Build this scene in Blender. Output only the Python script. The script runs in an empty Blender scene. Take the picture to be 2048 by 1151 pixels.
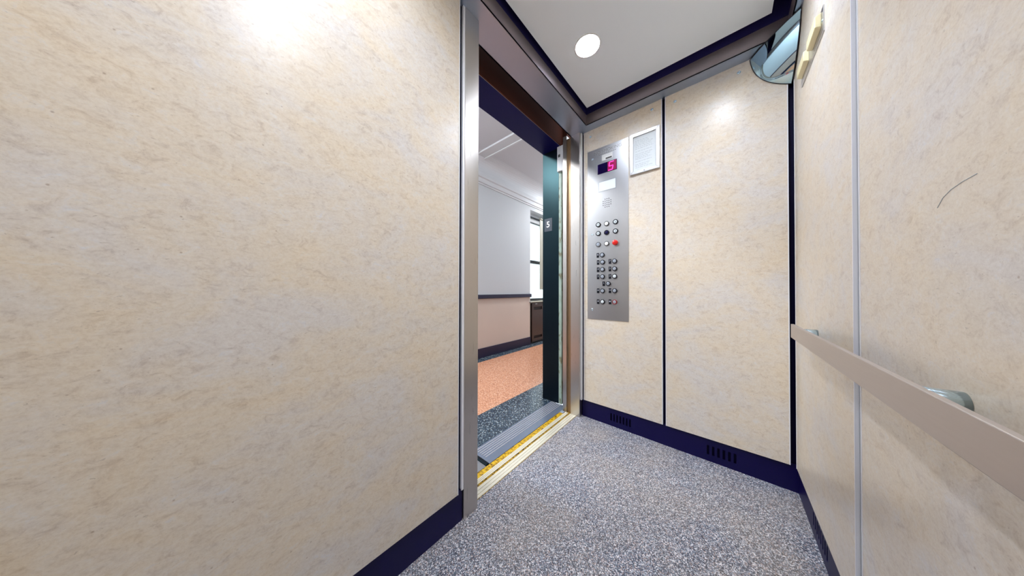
import bpy, bmesh, math, random
from mathutils import Vector, Matrix

random.seed(5)
C = bpy.context.scene.collection
SC = bpy.context.scene

# ------------------------------------------------------------------ camera
W_PX = 2048.0
F_PX = 485.876
cam_d = bpy.data.cameras.new('camera')
cam = bpy.data.objects.new('camera', cam_d)
C.objects.link(cam)
cam_d.sensor_fit = 'HORIZONTAL'
cam_d.sensor_width = 36.0
cam_d.lens = F_PX / W_PX * 36.0
cam_d.clip_start = 0.01
cam_d.clip_end = 60
right = Vector((0.65827417, -0.75277524, 0.00213427))
up = Vector((-0.00737942, -0.00361793, 0.99996623))
fwd = Vector((0.7527421, 0.65826768, 0.00793664))
m = Matrix((right, up, -fwd)).transposed().to_4x4()
m.translation = Vector((0, 0, 0.96))
cam.matrix_world = m
SC.camera = cam

# ------------------------------------------------------------------ view, world
SC.view_settings.view_transform = 'Standard'
SC.view_settings.look = 'None'
SC.view_settings.gamma = 1.0
SC.view_settings.use_curve_mapping = False
SC.view_settings.exposure = 0.04
wd = bpy.data.worlds.new('world')
SC.world = wd
wd.use_nodes = True
wd.node_tree.nodes['Background'].inputs[0].default_value = (0.80, 0.90, 1.0, 1)
wd.node_tree.nodes['Background'].inputs[1].default_value = 2.2

DOWNLIGHT = 400.0      # radiance of each recessed lamp in the car
HALL_FILL = 215.0        # radiance of the added, unseen hallway lamps
WIN_GLOW = 0.85         # daylight on the frosted panes


# ------------------------------------------------------------------ colour and materials
def lin(c):
    return tuple((x / 12.92 if x <= 0.04045 else ((x + 0.055) / 1.055) ** 2.4) for x in [v / 255.0 for v in c[:3]]) + (1.0,)


def mat(name, col=(128, 128, 128), rough=0.5, metal=0.0, spec=0.5, emit=None, estr=0.0, coat=0.0):
    mt = bpy.data.materials.new(name)
    mt.use_nodes = True
    b = mt.node_tree.nodes['Principled BSDF']
    b.inputs['Base Color'].default_value = lin(col)
    b.inputs['Roughness'].default_value = rough
    b.inputs['Metallic'].default_value = metal
    b.inputs['Specular IOR Level'].default_value = spec
    b.inputs['Coat Weight'].default_value = coat
    if emit is not None:
        b.inputs['Emission Color'].default_value = lin(emit)
        b.inputs['Emission Strength'].default_value = estr
    return mt


class NT:
    """small node-building helper"""
    def __init__(s, mt):
        s.t = mt.node_tree
        s.b = s.t.nodes['Principled BSDF']

    def n(s, typ, **kw):
        nd = s.t.nodes.new(typ)
        for k, v in kw.items():
            setattr(nd, k, v)
        return nd

    def l(s, a, b):
        s.t.links.new(a, b)

    def coords(s, scale=(1, 1, 1), rot=(0, 0, 0)):
        tc = s.n('ShaderNodeNewGeometry')
        mp = s.n('ShaderNodeMapping')
        mp.inputs['Scale'].default_value = scale
        mp.inputs['Rotation'].default_value = rot
        s.l(tc.outputs['Position'], mp.inputs['Vector'])
        return mp.outputs[0]

    def noise(s, v, scale, detail=3, rough=0.55, dist=0.0):
        nd = s.n('ShaderNodeTexNoise')
        nd.inputs['Scale'].default_value = scale
        nd.inputs['Detail'].default_value = detail
        nd.inputs['Roughness'].default_value = rough
        nd.inputs['Distortion'].default_value = dist
        s.l(v, nd.inputs['Vector'])
        return nd.outputs[0]

    def ramp(s, f, stops, interp='LINEAR'):
        r = s.n('ShaderNodeValToRGB')
        cr = r.color_ramp
        cr.interpolation = interp
        while len(cr.elements) < len(stops):
            cr.elements.new(0.5)
        for e, (p, c) in zip(cr.elements, stops):
            e.position = p
            e.color = lin(c) if max(c) > 1.0 or len(c) == 3 else c
        s.l(f, r.inputs[0])
        return r.outputs[0]

    def mix(s, fac, a, b, blend='MIX'):
        mx = s.n('ShaderNodeMix', data_type='RGBA', blend_type=blend)
        if isinstance(fac, (int, float)):
            mx.inputs[0].default_value = fac
        else:
            s.l(fac, mx.inputs[0])
        for v, i in ((a, 6), (b, 7)):
            if isinstance(v, tuple):
                mx.inputs[i].default_value = v
            else:
                s.l(v, mx.inputs[i])
        return mx.outputs[2]

    def bump(s, h, strength=0.1, dist=0.001):
        bp = s.n('ShaderNodeBump')
        bp.inputs['Strength'].default_value = strength
        bp.inputs['Distance'].default_value = dist
        s.l(h, bp.inputs['Height'])
        s.l(bp.outputs[0], s.b.inputs['Normal'])


def laminate():
    mt = mat('beige_laminate', (205, 190, 172), 0.32, 0, 0.5)
    k = NT(mt)
    v = k.coords((1, 1, 1.5), (0.25, 0.2, 0))
    cloud = k.ramp(k.noise(v, 4.5, 6, 0.62, 0.6), [(0.34, (226, 207, 178)), (0.5, (222, 210, 194)), (0.66, (214, 211, 212))])
    grain = k.ramp(k.noise(v, 34, 7, 0.72, 1.0), [(0.33, (186, 168, 148)), (0.45, (216, 204, 186)), (0.56, (226, 216, 199)), (0.72, (218, 221, 226))])
    c = k.mix(0.5, cloud, grain)
    g2 = k.ramp(k.noise(k.coords((1, 1, 1.3)), 190, 4, 0.7), [(0.34, (96, 96, 96)), (0.5, (188, 188, 188)), (0.66, (226, 226, 226))])
    c = k.mix(0.30, c, g2, 'SOFT_LIGHT')
    # short tan veins where two noises agree
    vn = k.n('ShaderNodeTexNoise'); vn.inputs['Scale'].default_value = 22; vn.inputs['Detail'].default_value = 6
    vn.inputs['Roughness'].default_value = 0.7; vn.inputs['Distortion'].default_value = 1.6
    k.l(v, vn.inputs['Vector'])
    vein = k.ramp(vn.outputs[0], [(0.478, (0, 0, 0, 1)), (0.5, (1, 1, 1, 1)), (0.522, (0, 0, 0, 1))])
    gate = k.ramp(k.noise(v, 9, 3, 0.6), [(0.54, (0, 0, 0, 1)), (0.68, (0.26, 0.26, 0.26, 1))])
    vv = k.mix(1.0, vein, gate, 'MULTIPLY')
    c = k.mix(vv, c, lin((168, 142, 116)))
    sp = k.n('ShaderNodeTexVoronoi'); sp.inputs['Scale'].default_value = 26
    k.l(k.coords((1, 1, 1)), sp.inputs['Vector'])
    dot = k.ramp(sp.outputs['Distance'], [(0.025, (0.55, 0.55, 0.55, 1)), (0.06, (0, 0, 0, 1))])
    c = k.mix(dot, c, lin((150, 122, 96)))
    fl = k.ramp(k.noise(k.coords((1, 1, 2.6), (0.3, 0.3, 0)), 120, 3, 0.6, 0.6), [(0.66, (0, 0, 0, 1)), (0.72, (0.5, 0.5, 0.5, 1))])
    c = k.mix(fl, c, lin((158, 140, 124)))
    k.l(c, k.b.inputs['Base Color'])
    k.bump(k.noise(k.coords(), 420, 2), 0.06, 0.0006)
    return mt


def steel(name, col, rough, brush=(1, 1, 1), amt=0.06):
    mt = mat(name, col, rough, 1.0)
    k = NT(mt)
    n = k.noise(k.coords(brush), 260, 2, 0.5)
    r = k.n('ShaderNodeMapRange')
    r.inputs[3].default_value = rough - amt
    r.inputs[4].default_value = rough + amt
    k.l(n, r.inputs[0])
    k.l(r.outputs[0], k.b.inputs['Roughness'])
    return mt


def speckle(name, scale, stops, rough, patch=None):
    mt = mat(name, (150, 150, 160), rough)
    k = NT(mt)
    v = k.n('ShaderNodeTexVoronoi'); v.inputs['Scale'].default_value = scale
    k.l(k.coords(), v.inputs['Vector'])
    sep = k.n('ShaderNodeSeparateColor')
    k.l(v.outputs['Color'], sep.inputs[0])
    c = k.ramp(sep.outputs[0], stops, 'CONSTANT')
    if patch:
        w = k.ramp(k.noise(k.coords(), 2.6, 3), [(0.42, (0, 0, 0, 1)), (0.62, (0.22, 0.22, 0.22, 1))])
        c = k.mix(w, c, lin(patch))
    k.l(c, k.b.inputs['Base Color'])
    return mt


M = {}
M['laminate'] = laminate()
M['edge'] = mat('bright_aluminium_edging', (240, 240, 244), 0.35, 0.15)
M['strip'] = steel('satin_aluminium_strip', (190, 194, 200), 0.33, (1, 1, 0.05))
M['reveal'] = mat('navy_reveal', (6, 3, 34), 0.6, 0, 0.1)
M['base'] = mat('navy_kickplate', (7, 1, 60), 0.42, 0, 0.25)
M['slot'] = mat('slot_shadow', (8, 4, 30), 0.7)
M['steel_v'] = steel('brushed_steel_posts', (196, 190, 184), 0.30, (1, 1, 0.03))
M['steel_dark'] = steel('brushed_steel_header', (176, 190, 214), 0.38, (0.05, 0.05, 1), 0.03)
M['steel_panel'] = steel('brushed_steel_panel', (200, 200, 202), 0.36, (1, 1, 0.03), 0.04)
M['fascia'] = mat('satin_fascia', (158, 148, 152), 0.36, 0.7)
M['rail'] = steel('satin_rail', (205, 197, 192), 0.42, (0.05, 1, 1))
M['chrome'] = mat('chrome', (200, 222, 236), 0.16, 1.0)
M['mirror'] = mat('mirror', (188, 222, 235), 0.02, 1.0)
M['black'] = mat('black_plastic', (8, 8, 20), 0.5, 0, 0.25)
M['rimdark'] = mat('dark_mirror_rim', (16, 14, 30), 0.4)
M['ceil'] = mat('grey_ceiling_panel', (232, 240, 246), 0.55)
M['canopy'] = mat('dark_canopy', (28, 20, 92), 0.8)
M['white'] = mat('white_baffle', (245, 245, 245), 0.45)
M['lamp'] = mat('lamp', (255, 255, 255), 0.5, emit=(230, 239, 254), estr=DOWNLIGHT)
M['cream'] = mat('cream_plastic', (240, 228, 182), 0.4)
M['paper'] = mat('white_paper', (226, 232, 234), 0.7)
M['ink'] = mat('grey_ink', (184, 190, 194), 0.7)
M['labelw'] = mat('white_label', (232, 232, 230), 0.5)
M['engrave'] = mat('engraved_letters', (150, 148, 146), 0.5, 0.6)
M['dkgrey'] = mat('dark_grey_print', (62, 62, 62), 0.5)
M['led'] = mat('display_lens', (16, 4, 52), 0.15)
M['led2'] = mat('display_lens_red', (120, 0, 60), 0.3, emit=(150, 0, 80), estr=0.4)
M['digit'] = mat('lit_digit', (255, 40, 150), 0.5, emit=(255, 60, 165), estr=1.6)
M['red'] = mat('red_plastic', (215, 22, 10), 0.25, coat=0.4)
M['redmetal'] = mat('red_button_ring', (135, 20, 20), 0.3, 0.3)
M['cap'] = mat('frosted_button_cap', (170, 178, 190), 0.3, 0.35)
M['capw'] = mat('bright_button_cap', (222, 232, 236), 0.25, 0.2)
M['glyph'] = mat('pale_numerals', (190, 192, 205), 0.5)
M['sill'] = mat('cream_aluminium_sill', (236, 230, 210), 0.32, 0.35)
M['sill_gr'] = mat('gold_groove', (168, 128, 52), 0.4, 0.5)
M['land'] = mat('grooved_landing_sill', (118, 128, 146), 0.3, 0.35)
M['land_ridge'] = mat('pale_ridge', (226, 220, 222), 0.35, 0.2)
M['frame_hall'] = mat('dark_painted_frame', (9, 10, 20), 0.34, 0, 0.4)
M['frame_hall'].node_tree.nodes['Principled BSDF'].inputs['Specular Tint'].default_value = lin((120, 190, 200))
M['frame_head'] = mat('shade_tinted_header', (8, 8, 74), 0.5, 0, 0.2)  # same paint as the jambs; the blue of its shade is in the colour
M['frame_edge'] = mat('pale_green_edge', (150, 176, 160), 0.5)
M['shaft'] = mat('brown_shaft', (74, 36, 24), 0.8, 0, 0.1)
M['bronze'] = mat('aged_bronze', (150, 122, 92), 0.4, 0.7)
M['plate'] = mat('grey_number_plate', (48, 58, 70), 0.35)
M['hall_up'] = mat('grey_blue_wall', (196, 199, 202), 0.6)
M['hall_low'] = mat('pink_beige_wall', (202, 186, 174), 0.6)
M['hall_ceiling'] = mat('hall_ceiling', (200, 200, 204), 0.6)
M['trimw'] = mat('pale_trim', (208, 209, 212), 0.5)
M['navy'] = mat('navy_trim', (24, 20, 52), 0.4)
M['radbrown'] = mat('dark_brown_metal', (50, 28, 20), 0.4, coat=0.2)
M['radblack'] = mat('dark_recess', (20, 10, 8), 0.6)
M['winframe'] = mat('dark_window_frame', (46, 50, 56), 0.45)
M['casing'] = mat('beige_casing', (158, 154, 138), 0.6)
M['glow'] = mat('frosted_daylight', (235, 245, 248), 0.3, emit=(226, 243, 250), estr=WIN_GLOW)
M['hallfill'] = mat('hall_fill_glow', (255, 255, 255), 0.5, emit=(244, 248, 252), estr=HALL_FILL)
M['carfloor'] = speckle('speckled_floor', 330, [(0.0, (44, 48, 66)), (0.20, (84, 92, 106)), (0.40, (122, 126, 140)), (0.60, (168, 150, 146)), (0.72, (170, 176, 186)), (0.88, (226, 224, 226))], 0.45, (176, 158, 134))
M['orange'] = speckle('orange_terrazzo', 150, [(0.0, (178, 122, 94)), (0.25, (204, 146, 114)), (0.6, (214, 160, 128)), (0.88, (224, 184, 158)), (0.96, (156, 104, 82))], 0.22)
M['blackterr'] = speckle('black_terrazzo', 170, [(0.0, (34, 46, 60)), (0.4, (52, 66, 80)), (0.72, (78, 94, 106)), (0.92, (170, 180, 180))], 0.15)
k = NT(M['sill_gr'])
k.l(k.ramp(k.noise(k.coords(), 90, 3), [(0.40, (70, 50, 14)), (0.5, (190, 150, 40)), (0.66, (214, 178, 78))]), k.b.inputs['Base Color'])
# dirty yellow band of its own
M['band'] = mat('worn_yellow_band', (200, 160, 20), 0.45)
k = NT(M['band'])
k.l(k.ramp(k.noise(k.coords(), 70, 4, 0.7), [(0.37, (44, 32, 8)), (0.45, (176, 132, 14)), (0.6, (216, 178, 30))]), k.b.inputs['Base Color'])
# aged edge of the hall frame
k = NT(M['frame_edge'])
k.l(k.ramp(k.noise(k.coords((1, 1, 0.4)), 40, 4), [(0.36, (112, 110, 84)), (0.46, (148, 168, 154)), (0.7, (160, 180, 168))]), k.b.inputs['Base Color'])


# ------------------------------------------------------------------ mesh helpers
class MB:
    def __init__(s):
        s.bm = bmesh.new()
        s.mi = 0

    def _set(s, verts):
        fs = set()
        for v in verts:
            fs.update(v.link_faces)
        for f in fs:
            f.material_index = s.mi

    def box(s, x0, x1, y0, y1, z0, z1):
        r = bmesh.ops.create_cube(s.bm, size=1.0)
        for v in r['verts']:
            v.co = Vector((x0 if v.co.x < 0 else x1, y0 if v.co.y < 0 else y1, z0 if v.co.z < 0 else z1))
        s._set(r['verts'])
        return s

    def cyl(s, p0, p1, r0, r1=None, n=24, caps=True):
        p0, p1 = Vector(p0), Vector(p1)
        r1 = r0 if r1 is None else r1
        d = p1 - p0
        q = Vector((0, 0, 1)).rotation_difference(d.normalized())
        r = bmesh.ops.create_cone(s.bm, cap_ends=caps, segments=n, radius1=r0, radius2=r1, depth=d.length)
        mm = Matrix.Translation((p0 + p1) / 2) @ q.to_matrix().to_4x4()
        for v in r['verts']:
            v.co = mm @ v.co
        s._set(r['verts'])
        return s

    def lathe(s, c, axis, prof, n=32):
        """prof: list of (radius, distance along axis)"""
        c = Vector(c); q = Vector((0, 0, 1)).rotation_difference(Vector(axis).normalized())
        rings = []
        for r, h in prof:
            if r < 1e-6:
                rings.append([s.bm.verts.new(c + q @ Vector((0, 0, h)))])
            else:
                rings.append([s.bm.verts.new(c + q @ Vector((r * math.cos(2 * math.pi * i / n), r * math.sin(2 * math.pi * i / n), h))) for i in range(n)])
        for a, b in zip(rings, rings[1:]):
            for i in range(n):
                j = (i + 1) % n
                vs = [a[i % len(a)], a[j % len(a)], b[j % len(b)], b[i % len(b)]]
                u = []
                for v in vs:
                    if v not in u:
                        u.append(v)
                if len(u) > 2:
                    f = s.bm.faces.new(u); f.material_index = s.mi; f.smooth = True
        return s

    def prism(s, pts, axis, a, b):
        """pts: 2D outline; axis 0/1/2 is the extrusion axis, outline uses the remaining two in order"""
        def P(p, t):
            q = list(p); q.insert(axis, t); return Vector(q)
        A = [s.bm.verts.new(P(p, a)) for p in pts]
        B = [s.bm.verts.new(P(p, b)) for p in pts]
        n = len(pts)
        fs = [s.bm.faces.new(A), s.bm.faces.new(B[::-1])]
        for i in range(n):
            fs.append(s.bm.faces.new([A[i], B[i], B[(i + 1) % n], A[(i + 1) % n]]))
        for f in fs:
            f.material_index = s.mi
        return s

    def build(s, name, material, parent=None, bevel=0.0, smooth=False):
        bmesh.ops.recalc_face_normals(s.bm, faces=s.bm.faces[:])
        if smooth:
            for f in s.bm.faces:
                f.smooth = True
        off = Vector((0, 0, 0))
        p = parent
        while p is not None:
            off += p.location
            p = p.parent
        if parent is None:
            co = [v.co.copy() for v in s.bm.verts]
        for v in s.bm.verts:
            v.co -= off
        me = bpy.data.meshes.new(name)
        s.bm.to_mesh(me)
        s.bm.free()
        for x in (material if isinstance(material, (list, tuple)) else [material]):
            me.materials.append(M[x])
        o = bpy.data.objects.new(name, me)
        C.objects.link(o)
        o.parent = parent
        if bevel:
            b = o.modifiers.new('bevel', 'BEVEL'); b.width = bevel; b.segments = 2; b.limit_method = 'ANGLE'
            b.harden_normals = False
        return o


def tag(o, label=None, cat=None, group=None, kind=None):
    if label: o['label'] = label
    if cat: o['category'] = cat
    if group: o['group'] = group
    if kind: o['kind'] = kind
    return o


def empty(name, loc, label, cat, group=None, kind=None):
    o = bpy.data.objects.new(name, None)
    o.empty_display_size = 0.05
    C.objects.link(o)
    o.location = loc
    return tag(o, label, cat, group, kind)


def plate_with_holes(mb, axis, face, thick, u0, u1, z0, z1, holes):
    """upright plate with rectangular through-holes; axis 0: plane x=face.., u is y; axis 1: plane y=face.., u is x"""
    us = sorted({u0, u1} | {h[0] for h in holes} | {h[1] for h in holes})
    zs = sorted({z0, z1} | {h[2] for h in holes} | {h[3] for h in holes})
    def solid(i, j):
        if i < 0 or j < 0 or i >= len(us) - 1 or j >= len(zs) - 1:
            return False
        u, z = (us[i] + us[i + 1]) / 2, (zs[j] + zs[j + 1]) / 2
        return not any(h[0] < u < h[1] and h[2] < z < h[3] for h in holes)
    cache = {}
    def V(i, j, b):
        key = (i, j, b)
        if key not in cache:
            t = face + (thick if b else 0)
            cache[key] = mb.bm.verts.new((t, us[i], zs[j]) if axis == 0 else (us[i], t, zs[j]))
        return cache[key]
    for i in range(len(us) - 1):
        for j in range(len(zs) - 1):
            if not solid(i, j):
                continue
            for b in (0, 1):
                mb.bm.faces.new([V(i, j, b), V(i + 1, j, b), V(i + 1, j + 1, b), V(i, j + 1, b)])
            for di, dj, e in ((-1, 0, ((i, j), (i, j + 1))), (1, 0, ((i + 1, j), (i + 1, j + 1))), (0, -1, ((i, j), (i + 1, j))), (0, 1, ((i, j + 1), (i + 1, j + 1)))):
                if not solid(i + di, j + dj):
                    a, c = e
                    mb.bm.faces.new([V(*a, 0), V(*c, 0), V(*c, 1), V(*a, 1)])
    return mb


def text_obj(name, body, size, material, loc, rot, parent, align='CENTER', ext=0.0004, bold=0.0):
    cu = bpy.data.curves.new(name, 'FONT')
    cu.body = body; cu.size = size; cu.extrude = ext; cu.align_x = align; cu.align_y = 'CENTER'; cu.offset = bold
    tmp = bpy.data.objects.new('tmp', cu)
    C.objects.link(tmp)
    dg = bpy.context.evaluated_depsgraph_get()
    me = bpy.data.meshes.new_from_object(tmp.evaluated_get(dg))
    bpy.data.objects.remove(tmp)
    bpy.data.curves.remove(cu)
    off = Vector((0, 0, 0)); p = parent
    while p is not None:
        off += p.location; p = p.parent
    mm = Matrix.Translation(Vector(loc) - off) @ rot
    me.transform(mm)
    me.name = name
    me.materials.clear(); me.materials.append(M[material])
    o = bpy.data.objects.new(name, me)
    C.objects.link(o); o.parent = parent
    return o


# text on a plane facing -X (reads left to right along -Y)
ROT_B = Matrix(((0, 0, -1, 0), (-1, 0, 0, 0), (0, 1, 0, 0), (0, 0, 0, 1)))

# car limits
XB, YD, YR, XL = 1.757, 0.818, -0.252, -0.44
ZT = 2.16          # underside of the ceiling frame
ZC = 2.24          # underside of the suspended panel
PB = 0.127         # bottom of the wall panels
TH = 0.016         # panel thickness

# ------------------------------------------------------------------ car shell
b = MB().box(XL, 1.80, -0.30, 0.857, -0.03, 0.0)
tag(b.build('floor', 'carfloor'), 'speckled grey vinyl floor of the elevator car', 'floor', kind='structure')


def wall_panels(root, axis, face, sign, spans, z0, z1, edge=0.0035):
    """axis 0: panels on plane x=face; sign: direction of the wall body. spans in the other horizontal axis"""
    for (a, c) in spans:
        f0, f1 = sorted((face, face + sign * TH))
        mb = MB()
        if axis == 0: mb.box(f0, f1, a + edge, c - edge, z0, z1)
        else: mb.box(a + edge, c - edge, f0, f1, z0, z1)
        p = mb.build('wall_panel', 'laminate', root)
        mb = MB()
        g0, g1 = sorted((face - sign * 0.0012, face + sign * (TH + 0.001)))
        for (u0, u1) in ((a, a + edge), (c - edge, c)):
            if axis == 0: mb.box(g0, g1, u0, u1, z0, z1)
            else: mb.box(u0, u1, g0, g1, z0, z1)
        mb.build('metal_edging', 'edge', p)


def screws(root, pts):
    for y, z in pts:
        mb = MB().lathe((XB, y, z), (-1, 0, 0), [(0.0085, 0), (0.0085, 0.001), (0.0065, 0.003), (0.002, 0.0036), (0.0015, 0.0026), (0, 0.0026)], 16)
        mb.build('screw', 'chrome', root)


# wall with the control panel
wb = empty('wall_back', (XB + 0.03, 0.25, 0), 'beige laminate wall carrying the button panel', 'wall', kind='structure')
MB().box(XB + 0.017, XB + 0.05, -0.32, 0.86, 0.0, 2.5).build('backing', 'reveal', wb)
wall_panels(wb, 0, XB, 1, [(0.291, 0.808), (-0.235, 0.275)], PB, ZT + 0.002)
screws(wb, [(0.755, 2.11), (0.346, 2.118), (0.222, 2.107), (-0.062, 2.116)])

# wall beside the door
wl = empty('wall_left', (0.1, YD + 0.03, 0), 'beige laminate wall beside the elevator doorway', 'wall', kind='structure')
MB().box(XL - 0.03, 0.644, YD + 0.017, YD + 0.05, 0.0, 2.5).build('backing', 'reveal', wl)
wall_panels(wl, 1, YD, 1, [(XL + 0.01, 0.606)], PB, ZT + 0.002)

# wall behind the handrail
wr = empty('wall_right', (0.6, YR - 0.03, 0), 'beige laminate wall behind the handrail', 'wall', kind='structure')
MB().box(XL - 0.03, XB + 0.05, YR - 0.05, YR - 0.017, 0.0, 2.5).build('backing', 'reveal', wr)
wall_panels(wr, 1, YR, -1, [(1.054, 1.741), (XL + 0.01, 1.017)], PB, ZT + 0.002)
mb = MB().box(1.018, 1.053, YR - 0.012, YR - 0.006, PB, ZT)
mb.build('joint_strip', 'strip', wr)

# wall behind the camera
wk = empty('wall_behind', (XL - 0.03, 0.25, 0), 'beige laminate wall at the far end of the car', 'wall', kind='structure')
MB().box(XL - 0.05, XL - 0.017, -0.32, 0.86, 0.0, 2.5).build('backing', 'reveal', wk)
wall_panels(wk, 0, XL, -1, [(-0.235, 0.275), (0.291, 0.80)], PB, ZT + 0.002)

# kick plates with vent slots
def slots(u0, n, pitch=0.0208, w=0.011, z0=0.036, z1=0.088):
    return [(u0 + i * pitch, u0 + i * pitch + w, z0, z1) for i in range(n)]
mb = plate_with_holes(MB(), 0, XB + 0.009, 0.004, -0.262, 0.822, 0.0, PB + 0.004, slots(0.478, 7) + slots(-0.045, 6, 0.0225))
o = mb.build('baseboard_back', 'base'); tag(o, 'dark navy slotted kick plate under the button panel wall', 'baseboard', kind='structure')
mb = plate_with_holes(MB(), 1, YR - 0.013, 0.004, XL, XB + 0.009, 0.0, PB + 0.004, slots(1.335, 8, 0.024) + slots(0.30, 8, 0.024))
o = mb.build('baseboard_right', 'base'); tag(o, 'dark navy slotted kick plate under the handrail wall', 'baseboard', kind='structure')
o = MB().box(XL, 0.634, YD + 0.011, YD + 0.016, 0.0, PB + 0.004).build('baseboard_left', 'base')
tag(o, 'dark navy kick plate left of the doorway', 'baseboard', kind='structure')
o = MB().box(XL - 0.014, XL - 0.010, -0.262, 0.829, 0.0, PB + 0.004).build('baseboard_behind', 'base')
tag(o, 'dark navy kick plate at the far end of the car', 'baseboard', kind='structure')

# dark canopy
o = MB().box(XL - 0.05, XB + 0.05, -0.32, 0.95, 2.44, 2.50).build('ceiling', 'canopy')
tag(o, 'dark car roof above the suspended ceiling panel', 'ceiling', kind='structure')

# steel frame around the ceiling: soffit and upright fascia
FX0, FX1, FY0, FY1 = XL + 0.062, 1.682, -0.228, 0.754
mb = MB()
t = 0.004
mb.box(XL - 0.002, XB + 0.016, FY1, 0.905, ZT, ZT + t)              # over the doorway
mb.box(XL - 0.002, XB + 0.016, YR - 0.016, FY0, ZT, ZT + t)
mb.box(FX1, XB + 0.016, FY0, FY1, ZT, ZT + t)
mb.box(XL - 0.016, FX0, FY0, FY1, ZT, ZT + t)
mb.mi = 1
for zz0, zz1, e in ((ZT, 2.236, 0.0), (2.2362, 2.44, 0.006)):
    mb.mi = 1 if e == 0 else 2  # upper fascia takes the dark canopy colour to paint in the gap's shade
    mb.box(FX0 - e, FX1 + e, FY1 + e, FY1 + t + e, zz0, zz1)
    mb.box(FX0 - e, FX1 + e, FY0 - t - e, FY0 - e, zz0, zz1)
    mb.box(FX1 + e, FX1 + t + e, FY0 - t - e, FY1 + t + e, zz0, zz1)
    mb.box(FX0 - t - e, FX0 - e, FY0 - t - e, FY1 + t + e, zz0, zz1)
mb.mi = 0
mb.box(0.60, XB + 0.016, 0.897, 0.905, ZT, 2.44)
o = mb.build('trim_1', ['steel_dark', 'fascia', 'canopy']); tag(o, 'brushed steel frame running around the ceiling edge', 'trim', kind='structure')

# suspended ceiling panel with round openings for the lamps
LX, LY, LR = (0.105, 1.212), (0.0, 0.537), 0.0605
PX0, PX1, PY0, PY1 = XL + 0.13, 1.624, -0.169, 0.724
def ceiling_panel():
    mb = MB(); bm = mb.bm
    N = 48
    xs = [PX0, (LX[0] + LX[1]) / 2, PX1]; ys = [PY0, (LY[0] + LY[1]) / 2, PY1]
    cache = {}
    def V(x, y, z):
        k_ = (round(x, 5), round(y, 5), z)
        if k_ not in cache: cache[k_] = bm.verts.new((x, y, z))
        return cache[k_]
    for i in range(2):
        for j in range(2):
            cx, cy = LX[i], LY[j]
            x0, x1, y0, y1 = xs[i], xs[i + 1], ys[j], ys[j + 1]
            angs = sorted({2 * math.pi * q / N for q in range(N)} | {math.atan2(yy - cy, xx - cx) % (2 * math.pi) for xx in (x0, x1) for yy in (y0, y1)})
            ring = []
            for a in angs:
                dx, dy = math.cos(a), math.sin(a)
                ts = []
                if dx > 1e-9: ts.append((x1 - cx) / dx)
                if dx < -1e-9: ts.append((x0 - cx) / dx)
                if dy > 1e-9: ts.append((y1 - cy) / dy)
                if dy < -1e-9: ts.append((y0 - cy) / dy)
                tt = min(ts)
                ring.append((cx + dx * LR, cy + dy * LR, cx + dx * tt, cy + dy * tt))
            n = len(ring)
            for z in (ZC, ZC + 0.02):
                for q in range(n):
                    a, c = ring[q], ring[(q + 1) % n]
                    bm.faces.new([V(a[0], a[1], z), V(c[0], c[1], z), V(c[2], c[3], z), V(a[2], a[3], z)])
    for (xa, ya, xb, yb) in ((PX0, PY0, PX1, PY0), (PX1, PY0, PX1, PY1), (PX1, PY1, PX0, PY1), (PX0, PY1, PX0, PY0)):
        bm.faces.new([bm.verts.new((xa, ya, ZC)), bm.verts.new((xb, yb, ZC)), bm.verts.new((xb, yb, ZC + 0.02)), bm.verts.new((xa, ya, ZC + 0.02))])
    return mb
o = ceiling_panel().build('ceiling_panel', 'ceil')
tag(o, 'flat grey suspended ceiling panel with round lamp openings', 'ceiling panel', kind='structure')

# recessed downlights
def downlight(x, y, label):
    t_ = empty('recessed_downlight', (x, y, ZC), label, 'ceiling light', 'recessed lamps in the car ceiling')
    MB().lathe((x, y, ZC), (0, 0, 1), [(LR + 0.006, 0.0), (LR + 0.006, -0.0015), (LR - 0.0015, -0.0015), (LR - 0.0015, 0.0)], 48).build('trim_ring', 'white', t_)
    MB().lathe((x, y, ZC), (0, 0, 1), [(LR - 0.0015, -0.001), (LR - 0.002, 0.03), (LR - 0.004, 0.072), (0, 0.072)], 48).build('baffle', 'white', t_)
    MB().lathe((x, y, ZC), (0, 0, 1), [(0.047, 0.071), (0.047, 0.048), (0.041, 0.030), (0.026, 0.019), (0, 0.015)], 48).build('lamp', 'lamp', t_)
    return t_
downlight(LX[1], LY[1], 'round recessed ceiling lamp nearest the doorway and the button panel')
downlight(LX[1], LY[0], 'round recessed ceiling lamp above the button panel side of the handrail')
downlight(LX[0], LY[1], 'round recessed ceiling lamp above the large plain wall')
downlight(LX[0], LY[0], 'round recessed ceiling lamp at the far end above the handrail')

# ------------------------------------------------------------------ car doorway
d1 = empty('door_1', (1.2, 0.9, 0), 'brushed steel elevator doorway with open sliding door', 'door', kind='structure')
mb = MB().box(0.637, 0.712, 0.822, 0.905, 0.0, ZT)
p = mb.build('door_post', 'steel_v', d1, bevel=0.0012)
MB().box(0.6265, 0.637, 0.824, 0.835, PB, ZT).build('metal_edging', 'edge', p)
mb = MB().box(1.720, 1.757, 0.825, 0.899, 0.0, ZT)
p = mb.build('door_post', 'steel_v', d1, bevel=0.0012)
mb = MB().box(1.7385, 1.7575, 0.817, 0.826, PB, ZT)
mb.build('metal_edging', 'edge', p)
mb = MB().box(1.738, 1.80, 0.898, 0.936, 0.0, ZT)
mb.build('return_jamb', 'bronze', d1)
mb = MB().box(1.722, 2.30, 0.936, 0.968, 0.003, ZT + 0.02)
mb.build('sliding_door', 'steel_v', d1)

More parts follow.
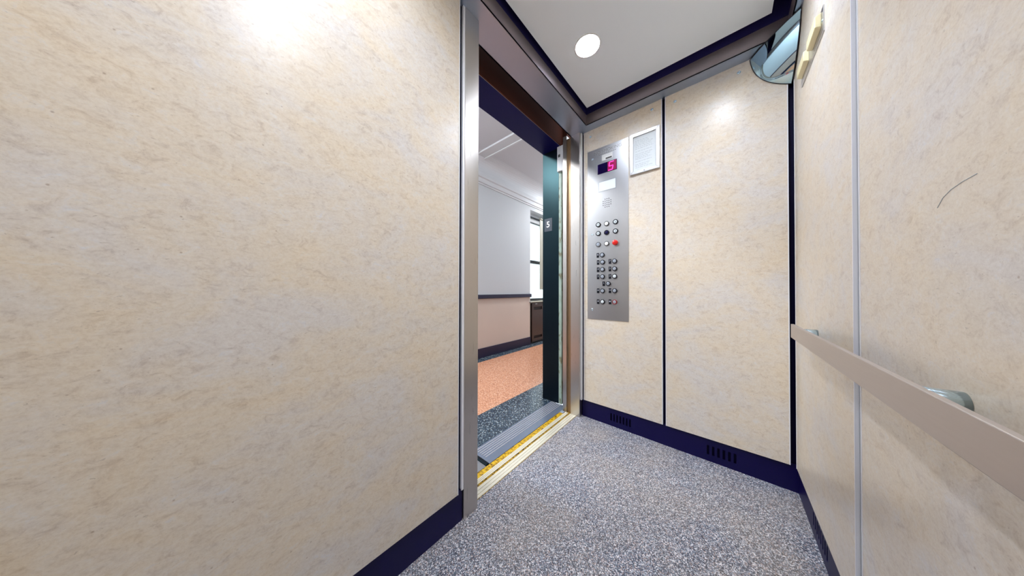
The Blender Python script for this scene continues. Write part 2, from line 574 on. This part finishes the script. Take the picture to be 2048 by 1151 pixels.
# car threshold
ts = empty('door_threshold', (1.2, 0.9, 0), 'cream grooved metal threshold along the car floor edge', 'threshold')
mb = MB()
for (a, c) in ((0.855, 0.870), (0.872, 0.887), (0.889, 0.9045), (0.9185, 0.926), (0.928, 0.9355), (0.937, 0.9445)):
    mb.box(0.60, 1.722, a, c, -0.02, 0.0035)
mb.build('tread_ridge', 'sill', ts)
mb = MB().box(0.60, 1.80, 0.853, 0.945, -0.03, 0.0005)
mb.build('groove', 'sill_gr', ts)
mb = MB().box(0.60, 1.69, 0.946, 0.977, -0.03, 0.002)
mb.build('worn_yellow_strip', 'band', ts)

# landing threshold
tl = empty('landing_threshold', (1.3, 1.05, 0), 'blue grey grooved metal threshold on the hallway side', 'threshold')
MB().box(0.935, 1.812, 0.9825, 1.135, -0.03, 0.0).build('tread_plate', 'land', tl, bevel=0.001)
mb = MB()
for i in range(6):
    y = 1.034 + i * 0.0165
    mb.box(0.955, 1.812, y, y + 0.0025, 0.0, 0.0025)
mb.build('tread_ridge', 'land_ridge', tl)
mb = MB().box(0.912, 0.936, 0.9825, 1.135, -0.03, 0.004)
mb.build('end_cap', 'frame_hall', tl, bevel=0.003)
MB().box(0.70, 0.911, 0.9825, 1.135, -0.03, -0.001).build('end_plate', 'strip', tl)
# shaft between car and landing
mb = MB().box(0.4, 2.4, 0.940, 1.035, -0.6, -0.25)
mb.mi = 0
mb.box(1.83, 2.4, 0.99, 1.03, -0.3, 2.6)
mb.box(0.4, 2.4, 1.028, 1.036, 2.172, 2.6)
o = mb.build('wall_shaft', 'shaft'); tag(o, 'brown unlit elevator shaft wall between car and hallway', 'wall', kind='structure')

# door interlock box at the top of the far jamb
lk = empty('door_interlock', (1.80, 1.03, 2.06), 'pale grey door lock box high on the hallway jamb', 'lock box')
MB().box(1.79, 1.8145, 1.000, 1.062, 1.958, 2.168).build('housing', 'trimw', lk, bevel=0.002)
MB().box(1.7885, 1.7905, 1.032, 1.052, 2.075, 2.098).build('slot', 'dkgrey', lk)

# ------------------------------------------------------------------ hallway door frame
d2 = empty('door_2', (1.3, 1.12, 0), 'dark painted steel frame of the hallway elevator door', 'door', kind='structure')
MB().box(1.815, 1.875, 1.060, 1.222, 0.0, 2.173).build('jamb', 'frame_hall', d2, bevel=0.001)
MB().box(0.62, 0.70, 1.060, 1.222, 0.0, 2.173).build('jamb', 'frame_hall', d2, bevel=0.001)
MB().box(0.62, 1.875, 1.036, 1.222, 2.173, 2.26).build('header', 'frame_head', d2)
MB().box(0.70, 1.815, 1.0355, 1.0375, 2.171, 2.176).build('header_edge', 'engrave', d2)
MB().box(1.816, 1.845, 1.033, 1.0605, 0.0, 2.173).build('jamb_edge', 'frame_edge', d2)
np_ = empty('floor_number_plate', (1.813, 1.164, 1.53), 'small grey plate with white numeral 5 on the dark jamb', 'number plate')
MB().box(1.8125, 1.8152, 1.124, 1.204, 1.475, 1.588).build('plate', 'plate', np_, bevel=0.0008)
text_obj('numeral', '5', 0.072, 'labelw', (1.8123, 1.165, 1.533), ROT_B, np_, bold=0.0012)

# ------------------------------------------------------------------ hallway
HY, HZ = 2.592, 2.80
mb = MB()
mb.mi = 0; mb.box(-1.0, 6.0, 1.424, 2.445, -0.04, 0.0)
mb.mi = 1; mb.box(-1.0, 6.0, 1.136, 1.424, -0.04, 0.0)
mb.box(-1.0, 6.0, 2.445, 2.9, -0.04, 0.0)
mb.box(1.12, 1.222, 1.424, 1.47, -0.039, 0.0006)
o = mb.build('floor_hallway', ['orange', 'blackterr']); tag(o, 'orange terrazzo hallway floor with black border', 'floor', kind='structure')
mb = MB()
mb.mi = 0; mb.box(-1.0, 3.452, HY, HY + 0.3, 0.86, HZ); mb.box(3.452, 4.35, HY, HY + 0.3, 2.385, HZ); mb.box(4.35, 6.0, HY, HY + 0.3, 0.86, HZ)
mb.mi = 1; mb.box(-1.0, 3.452, HY, HY + 0.3, 0, 0.86); mb.box(4.35, 6.0, HY, HY + 0.3, 0, 0.86)
o = mb.build('wall_hallway', ['hall_up', 'hall_low']); tag(o, 'hallway wall, pale grey above and pink beige below', 'wall', kind='structure')
mb = MB().box(-1.0, 0.62, 1.10, 1.222, 0, HZ).box(1.875, 6.0, 1.10, 1.222, 0, HZ).box(0.62, 1.875, 1.10, 1.222, 2.26, HZ)
o = mb.build('wall_landing', 'hall_up'); tag(o, 'hallway wall around the elevator entrance', 'wall', kind='structure')
mb = MB().box(-1.05, -1.0, 1.1, 2.9, 0, HZ).box(6.0, 6.05, 1.1, 2.9, 0, HZ)
o = mb.build('wall_hallway_end', 'hall_up'); tag(o, 'end walls closing the hallway', 'wall', kind='structure')
o = MB().box(-1.0, 6.0, 1.1, 2.9, HZ, HZ + 0.05).build('ceiling_hallway', 'hall_ceiling'); tag(o, 'pale grey hallway ceiling', 'ceiling', kind='structure')
o = MB().box(-1.0, 3.452, HY - 0.014, HY + 0.002, 0.0, 0.134).build('baseboard_hallway', 'navy', bevel=0.003); tag(o, 'navy baseboard along the hallway wall', 'baseboard', kind='structure')
o = MB().box(-1.0, 3.468, HY - 0.024, HY + 0.002, 0.834, 0.892).build('trim_2', 'navy', bevel=0.006); tag(o, 'navy chair rail along the hallway wall', 'trim', kind='structure')
mb = MB().prism([(HY + 0.002, 2.45), (HY - 0.012, 2.45), (HY - 0.014, 2.468), (HY - 0.03, 2.474), (HY - 0.034, 2.53), (HY - 0.05, 2.54), (HY - 0.056, 2.565), (HY + 0.002, 2.57)], 0, -1.0, 5.9)
o = mb.build('trim_3', 'trimw'); tag(o, 'pale picture rail high on the hallway wall', 'trim', kind='structure')
pts = [(HY + 0.002, 2.60)] + [(HY - 0.20 + 0.20 * math.cos(a), 2.60 + 0.20 * math.sin(a)) for a in [i * math.pi / 2 / 10 for i in range(11)]] + [(HY + 0.002, HZ + 0.002)]
o = MB().prism(pts, 0, -1.0, 5.9).build('trim_4', 'trimw'); tag(o, 'curved cove between hallway wall and ceiling', 'trim', kind='structure')
mb = MB().box(2.135, 2.29, 1.222, HY - 0.06, HZ - 0.022, HZ + 0.001).box(2.262, 2.29, 1.222, HY - 0.06, HZ - 0.034, HZ - 0.02)
o = mb.build('trim_5', 'trimw', bevel=0.002); tag(o, 'pale batten crossing the hallway ceiling', 'trim', kind='structure')

# window in its alcove
wn = empty('window_1', (3.9, 2.76, 1.5), 'bright frosted sash window at the hallway alcove', 'window', kind='structure')
mb = MB().box(3.452, 4.35, 2.80, 2.90, 0.0, 0.79).box(3.452, 4.35, 2.80, 2.9, 2.36, 2.385)
mb.build('alcove_panel', 'trimw', wn)
mb = MB().box(3.46, 4.34, 2.745, 2.80, 2.345, 2.385)
mb.build('window_head', 'trimw', wn)
MB().box(3.46, 4.34, 2.735, 2.80, 2.225, 2.345).build('upper_sash_box', 'winframe', wn, bevel=0.006)
MB().box(3.46, 4.34, 2.74, 2.79, 1.462, 1.520).build('meeting_rail', 'winframe', wn, bevel=0.004)
MB().box(3.46, 4.34, 2.73, 2.80, 0.775, 0.80).build('bottom_rail', 'winframe', wn, bevel=0.004)
MB().box(3.46, 4.34, 2.765, 2.772, 1.52, 2.225).build('pane', 'glow', wn)
MB().box(3.46, 4.34, 2.755, 2.762, 0.80, 1.462).build('pane', 'glow', wn)
# hanging panel right of window
sh = empty('window_shade', (3.9, 2.62, 0.965), 'narrow beige shade hanging over the right of the window', 'window shade')
MB().box(3.790, 4.10, 2.612, 2.622, 0.968, 2.28).build('shade_cloth', 'casing', sh)
MB().cyl((3.79, 2.617, 2.30), (4.345, 2.617, 2.30), 0.018).build('roller', 'casing', sh)

# radiator cover under the window
rc = empty('radiator_cover', (3.9, 2.66, 0), 'dark brown metal radiator cover below the hallway window', 'radiator cover')
mb = MB().box(3.456, 4.345, 2.605, 2.79, 0.0, 0.735)
mb.build('cabinet', 'radblack', rc)
MB().box(3.455, 4.346, 2.575, 2.79, 0.735, 0.755).build('top_board', 'casing', rc, bevel=0.004)
mb = plate_with_holes(MB(), 1, 2.588, 0.014, 3.505, 4.32, 0.03, 0.725, [(3.56, 3.82, 0.60, 0.655), (3.56, 3.82, 0.085, 0.135)])
mb.build('front_panel', 'radbrown', rc, bevel=0.002)
MB().box(3.60, 3.66, 2.583, 2.588, 0.70, 0.715).build('latch', 'engrave', rc)
rv = empty('radiator_valve', (3.44, 2.575, 0.745), 'small round valve knob at the wall beside the radiator cover', 'valve')
MB().cyl((3.442, HY + 0.001, 0.742), (3.442, 2.556, 0.742), 0.013).build('valve_knob', 'engrave', rv, bevel=0.002)

# unseen hallway lamps, added to brighten the hallway and the jamb
for x, lb in ((0.3, 'added unseen hallway fill lamp left of the elevator entrance'), (4.9, 'added unseen hallway fill lamp beyond the window')):
    t_ = empty('hallway_fill_lamp', (x, 2.0, HZ), lb, 'ceiling light', 'added hallway fill lamps')
    MB().lathe((x, 2.0, HZ), (0, 0, -1), [(0.19, 0), (0.19, 0.02), (0, 0.02)], 40).build('base', 'trimw', t_)
    MB().lathe((x, 2.0, HZ), (0, 0, -1), [(0.175, 0.02), (0.165, 0.05), (0.12, 0.08), (0.06, 0.095), (0, 0.10)], 40).build('diffuser', 'hallfill', t_)

# ------------------------------------------------------------------ control panel
PF = XB - 0.004     # front face of the panel
cp = empty('elevator_control_panel', (XB, 0.631, 0.745), 'tall brushed steel elevator button panel with red digital 5', 'control panel')
MB().box(PF, XB + 0.0005, 0.487, 0.777, 0.746, 2.0).build('faceplate', 'steel_panel', cp, bevel=0.0015)


def rect(name, mt_, y0, y1, z0, z1, parent, d0=0.0012, bev=0.0, base=0.0):
    return MB().box(PF - d0 - base, PF - base + 0.0002, y0, y1, z0, z1).build(name, mt_, parent, bevel=bev)


text_obj('engraved_notice', 'NO SMOKING', 0.031, 'engrave', (PF - 0.0003, 0.628, 1.966), ROT_B, cp, ext=0.0002)
mb = MB()
y = 0.69
while y > 0.57:
    w_ = random.uniform(0.004, 0.012)
    mb.box(PF - 0.0004, PF, y - w_, y, 1.944, 1.950)
    y -= w_ + 0.003
mb.build('engraved_line', 'engrave', cp)
lb = rect('inspection_label', 'labelw', 0.592, 0.667, 1.897, 1.937, cp, 0.0006)
mb = MB().box(PF - 0.0009, PF - 0.0005, 0.597, 0.640, 1.9005, 1.9115)
mb.build('printed_bar', 'dkgrey', lb)
mb = MB()
for i in range(9):
    mb.box(PF - 0.0009, PF - 0.0005, 0.662 - i * 0.0075 - 0.004, 0.662 - i * 0.0075, 1.924, 1.927)
mb.build('printed_line', 'ink', lb)

# display with seven-segment digit
ds = rect('display', 'led', 0.562, 0.698, 1.806, 1.878, cp, 0.0012)
MB().box(PF - 0.0016, PF - 0.0011, 0.566, 0.626, 1.809, 1.875).build('lit_window', 'led2', ds)
# the digit leans a little; segments of a 5
def seg(mb, y0, z0, y1, z1, w=0.0055):
    P, Q = Vector((0, y0, z0)), Vector((0, y1, z1))
    d = (Q - P).normalized(); n_ = Vector((0, -d.z, d.y)) * w / 2
    pts = [P + n_, P - d * 0.002, P - n_, Q - n_, Q + d * 0.002, Q + n_]
    mb.prism([(p_.y, p_.z) for p_ in pts], 0, PF - 0.0024, PF - 0.0015)
mb = MB()
zc, zt, zb = 1.842, 1.870, 1.814
def sl(z): return (z - zc) * -0.16
yl, yr = 0.616, 0.588
seg(mb, yl + sl(zt), zt, yr + sl(zt), zt)
seg(mb, yl + sl(zt), zt - 0.003, yl + sl(zc), zc + 0.003)
seg(mb, yl + sl(zc), zc, yr + sl(zc), zc)
seg(mb, yr + sl(zc), zc - 0.003, yr + sl(zb), zb + 0.003)
seg(mb, yl + sl(zb), zb, yr + sl(zb), zb)
mb.build('digit', 'digit', ds)

cw = rect('certificate_window', 'paper', 0.571, 0.690, 1.678, 1.747, cp, 0.0006)
mb = plate_with_holes(MB(), 0, PF - 0.0014, 0.0013, 0.568, 0.693, 1.675, 1.750, [(0.572, 0.689, 1.679, 1.746)])
mb.build('window_border', 'strip', cw)
# speaker grille: perforations
mb = MB()
for i in range(5):
    for j in range(5):
        if (i in (0, 4)) and (j in (0, 4)):
            continue
        yy, zz = 0.658 - i * 0.0135, 1.614 - j * 0.0142
        mb.cyl((PF - 0.0003, yy, zz), (PF + 0.0005, yy, zz), 0.0033, n=10)
mb.build('speaker_grille', 'black', cp)

# key switches, lamps
def ring(name, y, z, r, depth, mt_, parent, inner=0.72):
    return MB().lathe((PF, y, z), (-1, 0, 0), [(r, 0), (r, depth * 0.8), (r * 0.94, depth), (r * inner, depth), (r * inner * 0.97, depth * 0.5), (0, depth * 0.5)], 28).build(name, mt_, parent)
def disc(name, y, z, r, d0, d1, mt_, parent, dome=0.0):
    return MB().lathe((PF, y, z), (-1, 0, 0), [(r, d0), (r, d1), (r * 0.8, d1 + dome * 0.6), (r * 0.4, d1 + dome * 0.95), (0, d1 + dome)], 28).build(name, mt_, parent)

KEYS = [(0.694, 1.438, 'key'), (0.634, 1.436, 'pale'), (0.572, 1.438, 'key'), (0.694, 1.374, 'key'), (0.634, 1.372, 'dark'), (0.572, 1.373, 'key'), (0.694, 1.293, 'frost'), (0.634, 1.293, 'pale')]
for y, z, kd in KEYS:
    if kd == 'key':
        kx = ring('key_switch', y, z, 0.0175, 0.006, 'black', cp, 0.70)
        disc('lock_cylinder', y, z, 0.0115, 0.001, 0.0055, 'capw', kx)
        MB().box(PF - 0.0061, PF - 0.0052, y - 0.0015, y + 0.0015, z - 0.005, z + 0.005).build('keyhole', 'black', kx)
    elif kd == 'dark':
        kx = ring('indicator_button', y, z, 0.0175, 0.006, 'black', cp, 0.70)
        disc('button_cap', y, z, 0.0115, 0.001, 0.005, 'base', kx, 0.003)
    else:
        kx = ring('indicator_button', y, z, 0.0175, 0.006, 'dkgrey', cp, 0.78)
        disc('button_cap', y, z, 0.013, 0.001, 0.0055, 'cap' if kd == 'frost' else 'cream2' if 'cream2' in M else 'labelw', kx, 0.001)
st = disc('stop_knob', 0.573, 1.292, 0.018, 0.0, 0.014, 'red', cp, 0.005)
st['label'] = 'red stop knob'
BUT = [(0.665, 1.214, '8', 'cap'), (0.663, 1.162, '6', 'cap'), (0.578, 1.163, '7', 'cap'), (0.663, 1.109, '4', 'cap'), (0.578, 1.110, '5', 'cap'),
       (0.663, 1.057, '2', 'cap'), (0.578, 1.057, '3', 'capw'), (0.622, 1.006, '1', 'cap'), (0.663, 0.955, 'open', 'cap'), (0.578, 0.956, 'close', 'cap'),
       (0.663, 0.876, 'bell', 'capw'), (0.578, 0.877, 'stop', 'red')]
for y, z, g, cm in BUT:
    red = cm == 'red'
    bt = ring('floor_button' if len(g) == 1 else 'call_button', y, z, 0.0168, 0.007, 'redmetal' if red else 'black', cp, 0.72)
    disc('button_cap', y, z, 0.0119, 0.001, 0.0062, 'cap' if red else cm, bt, 0.0015)
    if red:
        bt['label'] = 'red-ringed button'
    pl = rect('braille_plate', 'black', y + 0.0235, y + 0.0415, z - 0.017, z + 0.017, cp, 0.0014, 0.0006)
    yc = y + 0.0325
    if len(g) == 1:
        text_obj('numeral', g, 0.019, 'glyph', (PF - 0.0016, yc, z + 0.004), ROT_B, pl)
    else:
        mb = MB()
        if g == 'open':
            for s_ in (-1, 1):
                mb.prism([(yc + s_ * 0.0006, z + 0.010), (yc + s_ * 0.0006, z - 0.001), (yc + s_ * 0.0065, z + 0.0045)], 0, PF - 0.002, PF - 0.0013)
        elif g == 'close':
            for s_ in (-1, 1):
                mb.prism([(yc + s_ * 0.0065, z + 0.010), (yc + s_ * 0.0065, z - 0.001), (yc + s_ * 0.0006, z + 0.0045)], 0, PF - 0.002, PF - 0.0013)
        elif g == 'bell':
            mb.prism([(yc - 0.0055, z - 0.001), (yc - 0.003, z + 0.003), (yc - 0.002, z + 0.009), (yc, z + 0.011), (yc + 0.002, z + 0.009), (yc + 0.003, z + 0.003), (yc + 0.0055, z - 0.001)], 0, PF - 0.002, PF - 0.0013)
        else:
            mb.prism([(yc + 0.0055 * math.cos(a), z + 0.004 + 0.0055 * math.sin(a)) for a in [math.pi / 8 + i * math.pi / 4 for i in range(8)]], 0, PF - 0.002, PF - 0.0013)
        mb.build('symbol', 'glyph', pl)
for y, z in ((0.736, 1.932), (0.740, 1.371), (0.741, 0.816)):
    MB().lathe((PF, y, z), (-1, 0, 0), [(0.008, 0), (0.008, 0.001), (0.006, 0.003), (0.0025, 0.0038), (0.002, 0.002), (0, 0.002)], 20).build('screw', 'chrome', cp)

# ------------------------------------------------------------------ framed certificate
fr = empty('certificate_frame', (XB, 0.388, 1.728), 'slim aluminium frame holding a white certificate beside the button panel', 'picture frame')
fy0, fy1, fz0, fz1, fw = 0.302, 0.4765, 1.729, 1.998, 0.021
mb = MB()
X0, X1 = XB - 0.013, XB + 0.0005
def mitre(mb, pts): mb.prism(pts, 0, X0, X1)
mitre(mb, [(fy0, fz0), (fy1, fz0), (fy1 - fw, fz0 + fw), (fy0 + fw, fz0 + fw)])
mitre(mb, [(fy0, fz1), (fy1, fz1), (fy1 - fw, fz1 - fw), (fy0 + fw, fz1 - fw)])
mitre(mb, [(fy0, fz0), (fy0, fz1), (fy0 + fw, fz1 - fw), (fy0 + fw, fz0 + fw)])
mitre(mb, [(fy1, fz0), (fy1, fz1), (fy1 - fw, fz1 - fw), (fy1 - fw, fz0 + fw)])
mb.build('frame', 'steel_panel', fr, bevel=0.0015)
pp = MB().box(XB - 0.004, XB, fy0 + fw, fy1 - fw, fz0 + fw, fz1 - fw).build('certificate', 'paper', fr)
mb = MB()
z = fz1 - fw - 0.03
while z > fz0 + fw + 0.02:
    y = fy1 - fw - 0.012
    end = fy0 + fw + random.uniform(0.012, 0.05)
    while y > end:
        w_ = random.uniform(0.006, 0.02)
        mb.box(XB - 0.0043, XB - 0.0039, max(y - w_, end), y, z, z + 0.0022)
        y -= w_ + 0.004
    z -= random.choice((0.010, 0.011, 0.018))
mb.build('printed_lines', 'ink', pp)
for z in (fz0 + fw / 2, fz1 - fw / 2):
    MB().lathe((X0, 0.389, z), (-1, 0, 0), [(0.004, 0), (0.003, 0.0015), (0, 0.002)], 14).build('screw', 'engrave', fr)

# ------------------------------------------------------------------ handrail
hr = empty('handrail', (0.66, YR, 0.80), 'flat satin metal handrail along the beige wall', 'handrail')
MB().box(-0.20, 1.473, -0.209, -0.200, 0.772, 0.826).build('rail_bar', 'rail', hr, bevel=0.0012)
for x in (1.386, 0.672, -0.04):
    MB().cyl((x, YR + 0.0002, 0.802), (x, -0.208, 0.802), 0.0165, n=32).build('standoff', 'chrome', hr, smooth=False)
for o in hr.children:
    if o.name.startswith('standoff'):
        for f in o.data.polygons:
            f.use_smooth = len(f.vertices) == 4

# ------------------------------------------------------------------ corner mirror
cmr = empty('convex_corner_mirror', (XB, YR, 2.1), 'convex mirror mounted high in the corner above the handrail end', 'mirror')
A0, B0, C0 = Vector((XB - 0.002, -0.104, 2.155)), Vector((XB - 0.004, YR + 0.006, 1.952)), Vector((1.570, YR + 0.003, 2.155))
def mid(P, Q, d, out): return (P + Q) / 2 + Vector(d).normalized() * 2 * out
MAB = mid(A0, B0, (0, 0.819, -0.573), 0.036)
MCB = mid(C0, B0, (-0.743, 0, -0.669), 0.030)
MAC = mid(A0, C0, (-0.62, 0.78, 0.0), 0.008)
mb = MB(); NR = NS = 24
grid = []
for i in range(NR + 1):
    row = []
    for j in range(NS + 1):
        w = i / NR; u = (1 - w) * (1 - j / NS); v = (1 - w) * (j / NS)     # w tip, u along A, v along C
        p_ = A0 * u * u + B0 * w * w + C0 * v * v + MAB * 2 * u * w + MCB * 2 * v * w + MAC * 2 * u * v
        row.append(mb.bm.verts.new(p_))
    grid.append(row)
for i in range(NR):
    for j in range(NS):
        mb.bm.faces.new([grid[i][j], grid[i][j + 1], grid[i + 1][j + 1], grid[i + 1][j]])
edge_pts = [v.co.copy() for v in grid[0]] 
left_pts = [r_[0].co.copy() for r_ in grid]
right_pts = [r_[-1].co.copy() for r_ in grid]
bmesh.ops.remove_doubles(mb.bm, verts=mb.bm.verts[:], dist=0.0002)
o = mb.build('mirror_face', 'mirror', cmr, smooth=True)
mb = MB()
for pts in (edge_pts, left_pts, right_pts):
    for p_, q_ in zip(pts, pts[1:]):
        if (q_ - p_).length > 1e-4:
            mb.cyl(p_, q_, 0.0016, n=8)
mb.build('rim', 'rimdark', cmr)

# ------------------------------------------------------------------ emergency light
el = empty('emergency_light', (1.43, YR, 1.86), 'steel plate with two cream lamp covers on the upper handrail wall', 'emergency light')
MB().box(1.274, 1.579, YR - 0.0002, YR + 0.003, 1.819, 1.904).build('mounting_plate', 'steel_panel', el, bevel=0.0008)
for x0, x1 in ((1.292, 1.402), (1.452, 1.562)):
    mb = MB().prism([(YR + 0.003, 1.846), (YR + 0.018, 1.852), (YR + 0.018, 1.888), (YR + 0.003, 1.896)], 0, x0, x1)
    mb.build('lamp_cover', 'cream', el, bevel=0.002)
for x in (1.286, 1.567):
    MB().lathe((x, YR + 0.003, 1.86), (0, 1, 0), [(0.005, 0), (0.004, 0.0015), (0, 0.002)], 14).build('screw', 'chrome', el)

# scuff mark on the wall above the rail
mb = MB()
P = [(0.725, 1.090), (0.712, 1.102), (0.695, 1.109), (0.672, 1.113), (0.645, 1.115)]
for (xa, za), (xb_, zb_) in zip(P, P[1:]):
    mb.cyl((xa, YR, za), (xb_, YR, zb_), 0.0006, n=6)
mb.build('scratch', 'ink', [o for o in wr.children if o.name.startswith('wall_panel')][1])
